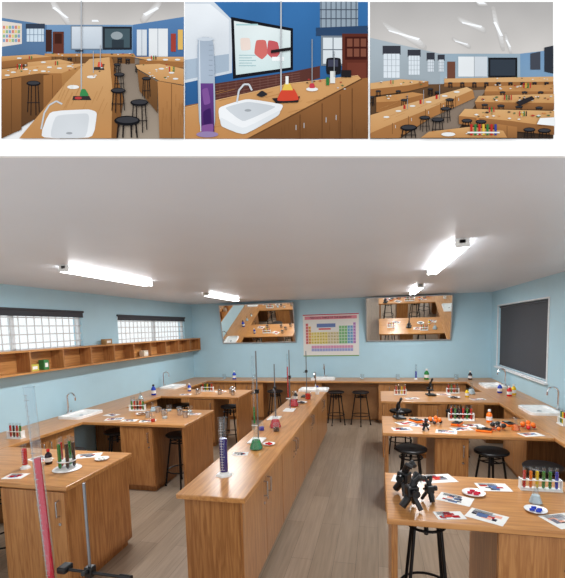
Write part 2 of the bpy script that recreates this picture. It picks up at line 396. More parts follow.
def mcyl(x,y,h,r,liq,lf,label,z=TZ,lr=.9,marks=WPL):
    e=empty('measuring_cylinder',(x,y,z),label,'measuring cylinder')
    bm=bmesh.new(); cyl(bm,(0,0,0),(0,0,.014),r*1.9,r*1.7,6); cyl(bm,(0,0,.014),(0,0,.03),r*1.1,r*.9,16); finish('cylinder_foot',bm,WPL,e)
    bm=bmesh.new(); cyl(bm,(0,0,.03),(0,0,h),r,seg=20,caps=False); cyl(bm,(0,0,h-.004),(0,0,h+.002),r*1.12,r*1.15,20,False); finish('glass_tube',bm,GLASS,e,smooth=True)
    bm=bmesh.new(); cyl(bm,(0,0,.031),(0,0,.03+(h-.03)*lf),r*lr,seg=20); finish('liquid',bm,LIQ[liq],e,smooth=True)
    bm=bmesh.new()
    rr=r*1.005; w=.0008
    zs=.05; ze=h-.03
    bx(bm,-w,-rr-.0005,zs,w,-rr+.0005,ze)
    k=int((ze-zs)/.02)
    for i in range(k+1):
        zz=zs+(ze-zs)*i/k; hw=r*(.6 if i%5==0 else .32); bx(bm,-hw,-rr-.0005+.001,zz-.0009,hw,-rr+.0015,zz+.0009)
    finish('graduation_marks',bm,marks,e); return e
def flask(x,y,col,label,s=1.0):
    e=empty('conical_flask',(x,y,TZ),label,'flask','conical flasks'); e.scale=(s,s,s)
    bm=bmesh.new(); lathe(bm,[(.038,0),(.042,.006),(.04,.014),(.014,.085),(.013,.12),(.017,.125),(.0171,.127)],20); finish('flask_glass',bm,GLASS,e,smooth=True)
    bm=bmesh.new(); lathe(bm,[(.036,.003),(.0395,.01),(.024,.056),(.0,.0565)],20); finish('liquid',bm,LIQ[col],e,smooth=True); return e
def beaker(x,y,col,label,s=1.0,lf=.5,z=TZ):
    e=empty('beaker',(x,y,z),label,'beaker','glass beakers'); e.scale=(s,s,s)
    bm=bmesh.new(); lathe(bm,[(.03,0),(.033,.004),(.033,.085),(.036,.09),(.0361,.0905)],18); finish('beaker_glass',bm,GLASS,e,smooth=True)
    bm=bmesh.new(); lathe(bm,[(.030,.003),(.031,.006),(.031,.085*lf),(.0,.085*lf+.0005)],18); finish('liquid',bm,LIQ[col],e,smooth=True); return e
def cup(x,y,label='small polished metal cup standing on the oak bench',s=1.0):
    e=empty('metal_cup',(x,y,TZ),label,'cup','metal cups'); e.scale=(s,s,s)
    bm=bmesh.new(); lathe(bm,[(.026,0),(.03,.004),(.034,.075),(.037,.078),(.033,.074),(.028,.008),(0,.006)],18); finish('cup_body',bm,STEEL,e,smooth=True)
    bm=bmesh.new(); tube(bm,[(.033,0,.065),(.055,0,.06),(.055,0,.025),(.031,0,.02)],.003,6); finish('handle',bm,STEEL,e,smooth=True)
def meter(x,y,rz,label='black handheld meter with orange surround and test leads'):
    e=empty('multimeter',(x,y,TZ),label,'meter','handheld meters',rz)
    bm=bmesh.new(); bx(bm,-.045,-.075,0,.045,.075,.022,.008); finish('meter_surround',bm,ORG,e)
    bm=bmesh.new(); bx(bm,-.038,-.068,.022,.038,.068,.034,.004); finish('meter_body',bm,BLACK,e)
    bm=bmesh.new(); bx(bm,-.028,.022,.034,.028,.055,.036,.001); finish('meter_display',bm,mat('lcd_grey',(170,180,165),.3),e)
    bm=bmesh.new(); cyl(bm,(0,-.015,.034),(0,-.015,.042),.018,seg=16); finish('selector_knob',bm,BLKM,e,smooth=True)
    bm=bmesh.new(); tube(bm,[(.02,-.06,.03),(.05,-.10,.012),(.09,-.09,.006),(.12,-.04,.006)],.004,6); finish('test_lead',bm,LIQ['red'],e,smooth=True)
TT={}
def test_tube(x,y,z,col,sc=(1,1,1)):
    if col not in TT:
        e=empty('test_tube',(x,y,z),'glass test tube holding %s liquid in a rack'%col,'test tube','test tubes')
        bm=bmesh.new(); lathe(bm,[(.003,0),(.009,.004),(.0115,.012),(.0115,.15),(.014,.153),(.0141,.154)],12); finish('tube_glass',bm,GLASS,e,smooth=True)
        bm=bmesh.new(); lathe(bm,[(.003,.001),(.0085,.006),(.0108,.013),(.0108,.125),(0,.1255)],12); finish('liquid',bm,LIQ[col],e,smooth=True)
        TT[col]=e
    else: e=dup(TT[col],(x,y,z))
    e.scale=sc
    return e
def rack(x,y,cols,rz=0,m=WPL,label='white plastic test tube rack holding coloured tubes',s=1.0):
    e=empty('test_tube_rack',(x,y,TZ),label,'test tube rack','test tube racks',rz); n=len(cols); W=n*.042+.02; e.scale=(s,s,s)
    bm=bmesh.new(); bx(bm,-W/2,-.035,0,W/2,.035,.012,.003); finish('rack_base',bm,m,e)
    bm=bmesh.new(); bx(bm,-W/2,-.02,.072,W/2,.02,.077,.002); finish('rack_top',bm,m,e)
    for sx in (-W/2,W/2-.008):
        bm=bmesh.new(); bx(bm,sx,-.025,.012,sx+.008,.025,.085,.002); finish('rack_side',bm,m,e)
    for i,c in enumerate(cols):
        p=Vector((-W/2+.031+i*.042,0,0))*s; p.rotate(Matrix.Rotation(rz,3,'Z'))
        test_tube(x+p.x,y+p.y,TZ+.013*s,c,(s,s,s))
def round_set(x,y,cols,label):
    e=empty('test_tube_stand',(x,y,TZ),label,'test tube rack')
    bm=bmesh.new(); lathe(bm,[(.10,0),(.11,.006),(.10,.014),(0,.016)],26); finish('stand_base',bm,WHITE,e,smooth=True)
    bm=bmesh.new(); lathe(bm,[(.070,.07),(.072,.073),(.070,.076),(0,.076)],24); cyl(bm,(0,0,.014),(0,0,.074),.008,seg=10); finish('stand_disc',bm,WPL,e,smooth=True)
    for i,c in enumerate(cols):
        a=2*math.pi*i/len(cols)+.5; test_tube(x+.054*math.cos(a),y+.054*math.sin(a),TZ+.017,c,(1.25,1.25,1.6))
def card(x,y,rz,w=.2,h=.14,label='colour-printed worksheet lying flat on the oak bench',seed=0):
    rd=random.Random(seed*13+5)
    bm=bmesh.new(); cl=bm.loops.layers.float_color.new('Col')
    def q(x0,y0,x1,y1,z,c):
        f=bm.faces.new([bm.verts.new(p) for p in ((x0,y0,z),(x1,y0,z),(x1,y1,z),(x0,y1,z))])
        for l in f.loops: l[cl]=L3(c)
    q(-w/2,-h/2,w/2,h/2,.001,(228,228,224))
    pal=[(200,70,60),(60,60,70),(120,120,130),(230,170,150),(90,110,150),(170,40,50),(170,170,175),(50,50,55)]
    for i in range(10):
        a=-w*.42+rd.random()*w*.6; b_=-h*.4+rd.random()*h*.5
        q(a,b_,a+w*(.1+.2*rd.random()),b_+h*(.1+.25*rd.random()),.0013+i*.0001,rd.choice(pal))
    for i in range(4): q(-w*.4,h*.4-i*.01,w*.1,h*.4-i*.01+.004,.0024,(80,80,85))
    me=bpy.data.meshes.new('worksheet'); bm.to_mesh(me); bm.free(); me.materials.append(VCOL)
    o=bpy.data.objects.new('worksheet',me); COL.objects.link(o); o.location=(x,y,TZ); o.rotation_euler=(0,0,rz); props(o,label,'worksheet','printed worksheets')
def plate(x,y,content,label,r=.09):
    e=empty('white_dish',(x,y,TZ),label,'dish','white dishes')
    bm=bmesh.new(); lathe(bm,[(r*.6,0),(r*.95,.010),(r,.014),(r*.93,.012),(r*.6,.004),(0,.004)],26); finish('dish_body',bm,WHITE,e,smooth=True)
    for i in range(4):
        bm=bmesh.new()
        a=i*1.7; k=r/.09; bx(bm,r*.35*math.cos(a)-.02*k,r*.35*math.sin(a)-.008*k,.005,r*.35*math.cos(a)+.02*k,r*.35*math.sin(a)+.008*k,.02,.003)
        finish('specimen',bm,content,e)
def microscope(x,y,rz,label,s=1.0):
    e=empty('microscope',(x,y,TZ),label,'microscope','microscopes',rz); e.scale=(s,s,s)
    bm=bmesh.new(); bx(bm,-.07,-.09,0,.07,.09,.025,.008); finish('microscope_base',bm,BLACK,e)
    bm=bmesh.new(); tube(bm,[(0,.07,.02),(0,.085,.10),(0,.075,.17),(0,.03,.215)],.018,10); finish('arm',bm,BLKM,e,smooth=True)
    bm=bmesh.new(); bx(bm,-.05,-.045,.09,.05,.055,.1,.003); finish('stage',bm,BLACK,e)
    bm=bmesh.new(); cyl(bm,(0,.0,.13),(0,.02,.2),.014,.02,12); cyl(bm,(0,.02,.2),(0,-.06,.275),.015,.015,12); cyl(bm,(0,-.06,.275),(0,-.075,.29),.02,.018,12); finish('eyepiece_tube',bm,BLKM,e,smooth=True)
    bm=bmesh.new(); cyl(bm,(0,0,.105),(0,0,.14),.008,.013,10); cyl(bm,(.01,.01,.12),(.02,.02,.15),.007,.01,10); finish('objective',bm,STEEL,e,smooth=True)
    for sx in (-1,1):
        bm=bmesh.new(); cyl(bm,(sx*.015,.08,.11),(sx*.045,.08,.11),.02,seg=16); finish('focus_knob',bm,BLACK,e,smooth=True)
def clamp_tool(x,y,rz,label,lean=.5,s=1.0):
    e=empty('black_clamp',(x,y,TZ),label,'clamp','black laboratory clamps',rz); e.scale=(s,s,s)
    bm=bmesh.new(); tube(bm,[(-.06,0,.02),(-.03,0,.06),(0,0,.13),(.015,0,.17)],.021,12); finish('clamp_arm',bm,BLKM,e,smooth=True)
    for sy in (-1,1):
        bm=bmesh.new(); tube(bm,[(.01,sy*.012,.165),(.03,sy*.028,.195),(.055,sy*.014,.18)],.014,8); finish('clamp_jaw',bm,BLACK,e,smooth=True)
        bm=bmesh.new(); tube(bm,[(-.01,sy*.01,.11),(.015,sy*.035,.05),(.03,sy*.05,.014)],.014,8); finish('clamp_leg',bm,BLACK,e,smooth=True)
    bm=bmesh.new(); bx(bm,-.038,-.032,.075,.03,.032,.14,.010); cyl(bm,(0,-.05,.11),(0,.05,.11),.010,seg=10); cyl(bm,(0,-.062,.11),(0,-.045,.11),.022,seg=12); finish('boss_head',bm,BLKM,e)
def molecule(x,y,c1,c2,label,seed=1):
    rd=random.Random(seed); e=empty('molecular_model',(x,y,TZ),label,'molecular model','molecular models')
    P=[(0,0,.03)]
    for i in range(6):
        a=i*math.pi/3+rd.random()*.4; P.append((.055*math.cos(a),.055*math.sin(a),.025+.03*(i%2)))
    for i,p in enumerate(P):
        bm=bmesh.new(); sph(bm,p,.024 if i%2==0 else .019); finish('atom',bm,c1 if i%2==0 else c2,e,smooth=True)
    bm=bmesh.new()
    for p in P[1:]: cyl(bm,P[0],p,.004,seg=6)
    finish('bond_sticks',bm,STEEL,e)
def bottle(x,y,col,cap,label,s=1.0):
    e=empty('reagent_bottle',(x,y,TZ),label,'bottle','reagent bottles'); e.scale=(s,s,s)
    bm=bmesh.new(); lathe(bm,[(.028,0),(.031,.004),(.031,.08),(.024,.1),(.012,.11),(.012,.122),(.0,.123)],18); finish('bottle_body',bm,col,e,smooth=True)
    bm=bmesh.new(); cyl(bm,(0,0,.12),(0,0,.142),.015,seg=14); finish('cap',bm,cap,e,smooth=True)
    bm=bmesh.new(); cyl(bm,(0,0,.025),(0,0,.065),.0315,seg=18,caps=False); finish('paper_label',bm,PAPER,e,smooth=True)

# centre bench things
mcyl(-1.13,2.83,.44,.034,'purple',.62,'tall glass measuring cylinder with blue-purple liquid',lr=.84)
retort(-1.15,3.76,.88,0,'tall retort stand beside green flask on central worktop','green',WPL,.25)
flask(-1.08,3.51,'green','conical flask with green liquid on central worktop',1.5)
plate(-1.0,3.66,LIQ['red'],'small white dish with red specimens on central worktop',.06)
card(-1.18,3.35,.2,.14,.1,seed=31)
retort(-1.22,4.75,.66,0,'short retort stand on the central worktop',None,WPL)
beaker(-1.05,4.16,'dark','glass beaker of dark liquid on central worktop')
flask(-1.10,4.32,'red','conical flask with red liquid on central worktop',1.6)
beaker(-1.22,4.18,'blue','glass beaker of blue liquid on central worktop',.9)
retort(-1.14,5.25,.80,0,'retort stand with steel rod holding red burette','red',WPL,.7)
flask(-1.14,5.55,'red','conical flask with red liquid beside retort stand',1.7)
plate(-1.08,5.80,LIQ['dark'],'white dish with dark specimens on central worktop',.09)
retort(-1.1,6.35,.72,0,'retort stand near the far end of central worktop')
beaker(-1.03,6.1,'red','glass beaker with red liquid on central worktop',1.3,.8)
bottle(-1.2,6.0,BLACK,WPL,'small black bottle on central worktop')
bottle(-.95,6.55,WPL,LIQ['blue'],'white bottle with blue cap on central worktop')
# left row 1
round_set(-2.46,2.76,['dark','green','red','green','dark'],'round white stand holding five tall dark test tubes')
mcyl(-2.83,2.72,.2,.022,'red',.8,'short glass cylinder of red liquid on student bench')
bottle(-2.72,2.85,LIQ['dark'],LIQ['red'],'dark bottle with red cap on student bench',.9)
card(-2.53,3.10,.4,.22,.14,seed=1); card(-2.9,2.95,-.3,.2,.14,seed=2); card(-2.75,2.55,.2,.16,.12,seed=3)
plate(-2.33,3.02,PAPER,'white dish with pale specimens on student bench',.06)
rack(-3.75,3.52,['red','dark','red','green'],0)
# left row 2
rack(-3.25,5.02,['green','red','dark','red','green'],.1)
for i,(x,y) in enumerate([(-2.85,4.62),(-2.72,4.78),(-2.6,4.6),(-2.5,4.8),(-2.36,4.68),(-2.45,5.0),(-2.58,4.95),(-2.9,4.95),(-2.78,5.04)]):
    if i%3==2: beaker(x,y,'clear','clear glass beaker among metal cups on student bench',1.0,.3)
    else: cup(x,y)
beaker(-2.66,4.42,'red','glass beaker of red liquid on student bench',.8)
card(-3.25,4.5,.3,.22,.15,seed=4); card(-3.45,4.72,-.2,.2,.14,seed=5); card(-3.0,4.45,.1,.2,.12,seed=6); card(-2.75,4.45,.4,.2,.12,seed=26); card(-2.35,4.9,.0,.18,.12,seed=27)
plate(-3.05,4.8,EDGE,'white dish with brown specimens on student bench',.08)
flask(-3.0,5.0,'clear','empty conical flask on student bench')
# left row 3
rack(-2.95,6.75,['red','green','yellow','dark','red'],0)
for x,y in [(-2.6,6.45),(-2.45,6.6),(-2.35,6.4),(-2.5,6.8),(-3.0,6.45)]: cup(x,y,s=1.1)
card(-3.2,6.4,.2,seed=7); card(-2.7,6.75,.5,seed=8); bottle(-3.3,6.75,LIQ['blue'],WPL,'blue bottle on student bench')
bottle(-3.75,6.3,LIQ['blue'],BLACK,'blue bottle with black cap on wall counter',1.3)
beaker(-3.7,5.6,'clear','glass beaker on wall counter'); flask(-3.75,5.9,'clear','conical flask on wall counter')
# right row 1
clamp_tool(.20,2.47,.3,'black clamp standing upright among lab tools on bench',s=1.05)
clamp_tool(.31,2.60,1.9,'short black clamp leaning among lab tools on bench',s=.75)
clamp_tool(.17,2.68,-.6,'black clamp behind others on student bench',s=1.1)
card(.40,3.0,.3,.26,.16,seed=9); card(.20,2.95,-.2,.2,.14,seed=28); card(.47,2.66,-.4,.2,.14,seed=10); card(.60,2.44,-.5,.2,.14,seed=11); card(.75,2.9,.1,.2,.14,seed=12); card(.40,2.42,.2,.16,.1,seed=29)
plate(.60,2.76,LIQ['pink'],'white dish holding pink specimens on bench',.07)
rack(1.03,2.90,['red','orange','yellow','green','green','blue'],0,label='white test tube rack with six brightly coloured tubes',s=.9)
plate(.89,2.56,LIQ['blue'],'white dish with small blue pieces on bench',.06)
flask(.93,2.68,'clear','empty conical flask behind white dish',.9)
card(1.02,2.47,.4,.24,.16,seed=13); beaker(1.3,2.85,'clear','glass beaker at the edge of student bench')
# right row 2
microscope(.25,4.93,.3,'black microscope on middle student bench',.85)
card(.25,4.42,.2,seed=14); card(.45,4.6,-.3,seed=15); card(.85,4.5,.3,seed=16); card(1.3,4.8,0,seed=17); card(.6,4.9,.6,seed=18); card(1.0,4.66,.2,seed=33); card(1.45,4.35,.3,seed=34); card(.68,4.36,-.2,seed=35); card(.3,4.7,.5,seed=36)
molecule(.62,4.70,ORG,BLACK,'orange and black molecular model on student bench',1)
meter(.42,4.78,.6); meter(.84,4.68,-.5); meter(1.05,4.42,1.2); meter(1.36,4.72,.2)
molecule(1.20,4.50,BLACK,ORG,'black and orange molecular model on student bench',2)
molecule(1.50,4.58,ORG,LIQ['red'],'orange and red molecular model on student bench',3)
rack(.92,4.9,['red','green','dark','red','green','red'],0)
flask(1.36,4.5,'orange','conical flask with orange liquid on student bench')
bottle(1.2,4.85,LIQ['orange'],WPL,'orange bottle with white cap on student bench')
clamp_tool(.48,4.38,.8,'black clamp beside printed worksheets on middle bench',s=.6)
# right row 3
rack(.35,6.6,['red','dark','yellow','red'],0)
microscope(.8,6.6,.2,'black microscope on far student bench',.9)
flask(1.41,6.75,'clear','conical flask on far student bench',1.4); plate(1.1,6.4,BLACK,'white dish with black specimens on far student bench',.09)
card(.5,6.3,.3,seed=19); card(1.0,6.7,0,seed=20); card(1.4,6.3,.2,seed=21)
bottle(1.3,6.5,LIQ['yellow'],BLACK,'yellow bottle on far student bench',.9)
rack(1.15,6.8,['red','green','red','dark'],0)
# right counter
for x,y,c in [(1.9,6.6,'red'),(2.0,6.75,'yellow'),(1.85,6.9,'blue')]:
    bottle(x,y,LIQ[c],WPL,'%s bottle with white cap on wall counter'%c,1.1)
rack(1.9,4.8,['red','yellow','green'],1.57); beaker(1.9,4.4,'clear','glass beaker on wall counter',1.2)
# back counter
for x,c in [(-3.3,'clear'),(-2.6,'clear'),(-.3,'clear'),(.4,'clear'),(1.5,'clear')]:
    beaker(x,8.5,c,'glass beaker on the far wall counter',1.2,.3)
bottle(-3.05,8.45,LIQ['blue'],WPL,'blue bottle on the far wall counter',1.3)
bottle(.95,8.5,LIQ['green'],WPL,'green bottle on the far wall counter',1.5)
bottle(1.75,8.5,LIQ['dark'],WPL,'dark bottle on the far wall counter',1.2)
mcyl(.75,8.5,.3,.02,'blue',.5,'slim measuring cylinder with blue liquid on far counter')

# ------------------------------------------------------------ demonstration table just in front
worktop(-1.75,.9,-.6,1.40,'oak demonstration table top carrying clamp stand and glass cylinder',TOPX)
cabinet(-1.72,.93,-.63,1.37,'-y','oak demonstration cupboard facing the teacher',2)
e=empty('retort_stand',(-1.09,1.30,TZ),'retort stand with steel rod and black clamp beside glass cylinder','retort stand','retort stands')
bm=bmesh.new(); bx(bm,-.06,-.16,0,.08,.03,.012,.004); finish('stand_base',bm,BLKM,e)
bm=bmesh.new(); cyl(bm,(0,0,.012),(0,0,.53),.0058,seg=12); finish('rod',bm,RODM,e,smooth=True)
bm=bmesh.new(); bx(bm,-.017,-.017,.158,.017,.017,.198,.005); cyl(bm,(-.11,-.01,.18),(.17,0,.17),.006,seg=10); cyl(bm,(.13,0,.17),(.18,0,.17),.011,seg=10); bx(bm,-.13,-.03,.168,-.09,.02,.193,.006); cyl(bm,(0,0,.18),(0,-.04,.19),.009,seg=8); finish('clamp',bm,BLKM,e)
b_=mcyl(-1.237,1.27,.905,.0185,'pink',.685,'very tall slim graduated glass cylinder with pink liquid',lr=.66,marks=mat('scale_grey',(150,155,160),.5))
b_.rotation_euler=(0,math.radians(-2.4),0)

# ------------------------------------------------------------ flat printed art helper
def clip(poly,x0,y0,x1,y1):
    def cl(p,ins,inter):
        out=[]
        for i in range(len(p)):
            a=p[i-1]; b=p[i]
            if ins(b):
                if not ins(a): out.append(inter(a,b))
                out.append(b)
            elif ins(a): out.append(inter(a,b))
        return out
    def ix(v): return lambda a,b:(v,a[1]+(b[1]-a[1])*(v-a[0])/(b[0]-a[0]))
    def iy(v): return lambda a,b:(a[0]+(b[0]-a[0])*(v-a[1])/(b[1]-a[1]),v)
    for ins,inter in ((lambda p:p[0]>=x0,ix(x0)),(lambda p:p[0]<=x1,ix(x1)),(lambda p:p[1]>=y0,iy(y0)),(lambda p:p[1]<=y1,iy(y1))):
        if not poly: return poly
        poly=cl(poly,ins,inter)
    return poly
class Art:
    def __init__(s,x0,y0,x1,y1): s.r=(x0,y0,x1,y1); s.polys=[]; s.P((235,235,235),x0,y0,x1,y0,x1,y1,x0,y1)
    def P(s,c,*a):
        p=[(a[i],a[i+1]) for i in range(0,len(a),2)]
        p=clip(p,*s.r)
        if len(p)>2: s.polys.append((c,p))
    def C(s,c,*a,t=.12):
        p=[(a[i],a[i+1]) for i in range(0,len(a),2)]
        for _ in range(2):
            q=[]
            for i in range(len(p)):
                u=p[i]; v=p[(i+1)%len(p)]
                q.append((u[0]*(1-t)+v[0]*t,u[1]*(1-t)+v[1]*t)); q.append((u[0]*t+v[0]*(1-t),u[1]*t+v[1]*(1-t)))
            p=q; t=.25
        s.P(c,*[k for w_ in p for k in w_])
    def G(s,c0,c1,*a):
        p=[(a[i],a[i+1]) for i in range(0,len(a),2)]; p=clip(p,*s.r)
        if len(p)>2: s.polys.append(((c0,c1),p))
    def R(s,c,x0,y0,x1,y1): s.P(c,x0,y0,x1,y0,x1,y1,x0,y1)
    def L(s,c,w,*a):
        for i in range(0,len(a)-2,2):
            x0,y0,x1,y1=a[i:i+4]; d=math.hypot(x1-x0,y1-y0) or 1; nx,ny=-(y1-y0)/d*w/2,(x1-x0)/d*w/2
            s.P(c,x0+nx,y0+ny,x1+nx,y1+ny,x1-nx,y1-ny,x0-nx,y0-ny)
    def E(s,c,cx,cy,rx,ry,n=16):
        a=[]
        for i in range(n): a+= [cx+rx*math.cos(2*math.pi*i/n),cy+ry*math.sin(2*math.pi*i/n)]
        s.P(c,*a)
    def stool(s,x,y,r,h):
        for dx in (-.8,-.35,.35,.8): s.L((34,30,30),max(.7,r*.12),x+dx*r*.8,y,x+dx*r*1.05,y+h*(1 if abs(dx)<.5 else .9))
        s.L((40,36,36),max(.6,r*.1),x-r*.9,y+h*.6,x+r*.9,y+h*.6)
        s.E((26,26,29),x,y,r,r*.38); s.E((60,60,64),x,y-r*.06,r*.85,r*.24)
    def build(s,name,parent,tf,step,m):
        bm=bmesh.new(); cl=bm.loops.layers.float_color.new('Col')
        for k,(c,p) in enumerate(s.polys):
            vs=[bm.verts.new(tf(x,y,step*(k+1))) for x,y in p]
            try: f=bm.faces.new(vs)
            except Exception: continue
            if isinstance(c[0],tuple):
                ys=[q[1] for q in p]; lo_,hi_=min(ys),max(ys)
                for l,q in zip(f.loops,p):
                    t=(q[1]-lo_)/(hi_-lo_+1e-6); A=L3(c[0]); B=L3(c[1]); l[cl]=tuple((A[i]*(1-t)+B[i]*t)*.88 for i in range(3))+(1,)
            else:
                A=L3(c)
                for l in f.loops: l[cl]=tuple(A[i]*.88 for i in range(3))+(1,)
        me=bpy.data.meshes.new(name); bm.to_mesh(me); bm.free(); me.materials.append(m)
        o=bpy.data.objects.new(name,me); COL.objects.link(o)
        if parent: o.parent=parent
        return o

# ------------------------------------------------------------ back wall poster and mirrors
e=empty('periodic_table_poster',(-.965,BACK-.005,1.76),'periodic table poster with coloured element cells on blue wall','poster')
bm=bmesh.new(); bx(bm,-.595,-.004,-.45,.595,.004,.45); finish('poster_sheet',bm,PAPER,e)
A=Art(0,0,119,90)
A.R((240,238,232),0,0,119,90); A.R((205,70,90),0,0,119,2); A.R((120,170,90),0,88,119,90); A.R((235,150,165),4,4,115,11)
cell=lambda c,r:(6+c*5.95,19+r*6.4)
layout=[[0,17],[0,1,12,13,14,15,16,17],[0,1,12,13,14,15,16,17],list(range(18)),list(range(18)),list(range(18)),list(range(18))]
def ccol(c,r):
    if c==0: return (235,130,130)
    if c==1: return (245,190,110)
    if c<12: return (245,225,130) if c<8 else (230,215,170)
    if c<15: return (150,210,150)
    if c<17: return (140,190,225)
    return (205,155,215)
for r_,cs in enumerate(layout):
    for c in cs: x,y=cell(c,r_); A.R(ccol(c,r_),x,y,x+5.3,y+5.7)
for r_ in (0,1):
    for c in range(15): x,y=cell(c+2,7.5+r_); A.R((225,160,190) if r_==0 else (170,180,225),x,y,x+5.3,y+5.7)
A.R((120,140,190),30,20,70,28); A.R((225,90,100),34,30,60,33)
A.build('poster_print',e,lambda x,y,d:((x-59.5)*.01,-.004-d,(45-y)*.01),.00004,VCOL)
SY='H He Li Be B C N O F Ne Na Mg Al Si P S Cl Ar K Ca Sc Ti V Cr Mn Fe Co Ni Cu Zn Ga Ge As Se Br Kr Rb Sr Y Zr Nb Mo Tc Ru Rh Pd Ag Cd In Sn Sb Te I Xe Cs Ba La Hf Ta W Re Os Ir Pt Au Hg Tl Pb Bi Po At Rn Fr Ra Ac Rf Db Sg Bh Hs Mt Ds Rg Cn Nh Fl Mc Lv Ts Og'.split()
cells=[(c,r_) for r_,cs in enumerate(layout) for c in cs]
bm=bmesh.new()
def addtext(s,x,y,z,size):
    cu=bpy.data.curves.new('t','FONT'); cu.body=s; cu.size=size; cu.align_x='CENTER'; cu.align_y='CENTER'; cu.resolution_u=1
    o=bpy.data.objects.new('t',cu); COL.objects.link(o)
    me=bpy.data.meshes.new_from_object(o); me.transform(Matrix.Translation((x,y,z))@Matrix.Rotation(math.pi/2,4,'X')); bm.from_mesh(me)
    bpy.data.objects.remove(o); bpy.data.curves.remove(cu); bpy.data.meshes.remove(me)
addtext('PERIODIC TABLE OF THE ELEMENTS',0,-.013,(45-7.5)*.01,.055)
for s,(c,r_) in zip(SY,cells):
    x,y=cell(c,r_); addtext(s,(x+2.65-59.5)*.01,-.013,(45-y-2.85)*.01,.034)
finish('poster_lettering',bm,BLACK,e)

mir=bpy.data.materials.new('mirror_silver'); mir.use_nodes=True
b=mir.node_tree.nodes['Principled BSDF']; b.inputs['Base Color'].default_value=(.86,.86,.83,1); b.inputs['Metallic'].default_value=1; b.inputs['Roughness'].default_value=.015
MATS['mirror']=mir
def mirror(x0,x1,z0,z1,tilt,yaw=0):
    w=(x1-x0)/2; h=(z1-z0)/2
    e=empty('demonstration_mirror',((x0+x1)/2,BACK-.02-math.sin(tilt)*h*1.02-abs(math.sin(yaw))*w,(z0+z1)/2),'large tilted wall mirror reflecting benches and ceiling','mirror','tilted wall mirrors')
    e.rotation_euler=(tilt,0,yaw)
    bm=bmesh.new(); bx(bm,-w,-.004,-h,w,.004,h); finish('mirror_glass',bm,mir,e)
    bm=bmesh.new()
    for (a,b2,c,d) in ((-w,-h,w,-h+.02),(-w,h-.02,w,h),(-w,-h,-w+.02,h),(w-.02,-h,w,h)): bx(bm,a,-.008,b2,c,.012,d)
    finish('mirror_frame',bm,ALU,e)
    bm=bmesh.new(); bx(bm,-w,.005,-h,w,.012,h); finish('mirror_backing',bm,EDGE,e)
mirror(-3.41,-1.72,1.61,2.49,math.radians(13))
mirror(-.22,1.44,1.60,2.515,math.radians(13))

# ------------------------------------------------------------ added header board, no part of the room, carrying three photographic prints
Yc=Vector((96,40,-410)).normalized()
Zc=Vector((1,.0267,0)).cross(Vector((96,40,-410))).normalized()
Xc=Yc.cross(Zc).normalized()
Rm=Matrix((Xc,Yc,Zc)); Q=Rm.to_4x4()
D=1.30; K=D/410.0
ctr=Vector((0,0,1.95))+Rm@Vector((0,0,-D))
bmm=mat('white_board',(250,250,250),.9,0,0)
bmm.node_tree.nodes['Principled BSDF'].inputs['Specular IOR Level'].default_value=0
bm=bmesh.new(); bx(bm,-290*K,209*K,-.012,292*K,372*K,0)
board=finish('header_board',bm,bmm); board['kind']='structure'; board.matrix_world=Matrix.Translation(ctr)@Q

W_=(190,138,86); WD=(156,106,62); WL_=(210,165,114)
def print_obj(name,A,label):
    o=A.build(name,None,lambda x,y,d:((x-281)*K,(365-y)*K,.0004+d),.00002,PHOTO)
    o.matrix_world=Matrix.Translation(ctr)@Q; props(o,label,'photo print'); return o
def bits(A,rd,n,x0,x1,y0,y1,wm=2.8):
    for i in range(n):
        x=rd.uniform(x0,x1); y=rd.uniform(y0,y1)
        c=rd.choice([(226,226,222),(226,226,222),(208,208,204),(170,60,54),(70,106,70),(60,52,50),(205,136,76)]); w=rd.uniform(1.0,wm)
        A.P(c,x-w,y,x,y-w*.4,x+w,y,x,y+w*.4)
def tubes(A,x,y,cols,w=1.0,h=5,sp=2.2):
    for i,c in enumerate(cols): A.R(c,x+i*sp-w/2,y-h,x+i*sp+w/2,y)
def grain(A,rd,n,c,x0,y0,x1,y1,dx,dy,w=.35):
    for i in range(n):
        x=rd.uniform(x0,x1); y=rd.uniform(y0,y1); k=rd.uniform(.5,1.2); A.L(c,w,x,y,x+dx*k,y+dy*k)
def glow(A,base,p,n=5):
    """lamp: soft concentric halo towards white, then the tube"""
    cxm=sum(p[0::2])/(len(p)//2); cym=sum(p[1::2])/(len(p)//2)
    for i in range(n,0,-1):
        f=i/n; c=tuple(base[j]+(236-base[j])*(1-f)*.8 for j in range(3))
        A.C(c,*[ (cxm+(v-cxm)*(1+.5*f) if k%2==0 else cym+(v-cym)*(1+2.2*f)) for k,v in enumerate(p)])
    A.P((250,252,255),*p)
RD,GN,YL,BK=(185,50,46),(54,122,66),(220,182,66),(40,36,38)
rd=random.Random(4)
# print 1
A=Art(2,2,184,139)
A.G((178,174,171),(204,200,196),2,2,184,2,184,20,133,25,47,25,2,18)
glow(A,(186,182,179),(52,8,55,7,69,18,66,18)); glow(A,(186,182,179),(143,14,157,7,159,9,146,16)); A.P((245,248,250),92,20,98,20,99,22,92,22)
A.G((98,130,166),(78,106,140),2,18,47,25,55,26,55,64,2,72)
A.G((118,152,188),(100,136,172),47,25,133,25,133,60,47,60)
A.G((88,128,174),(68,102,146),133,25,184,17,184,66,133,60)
A.P((225,215,205),2,21,22,24,22,44,2,47)
for i in range(6):
    for j in range(4): A.R([(210,130,120),(225,200,125),(140,180,140),(130,160,195)][(i+j)%4],3+i*3,26+j*4.4,5.2+i*3,29+j*4.4)
A.R((56,66,82),26,24,45,29); A.R((205,220,232),27,29,44,42); 
for i in range(4): A.L((130,148,166),.6,30+i*4,29,30+i*4,42)
A.L((130,148,166),.6,27,35,44,35)
A.R((66,42,36),46,30,52,52); A.R((100,56,46),53,32,64,56); A.R((66,36,30),55,34,62,44)
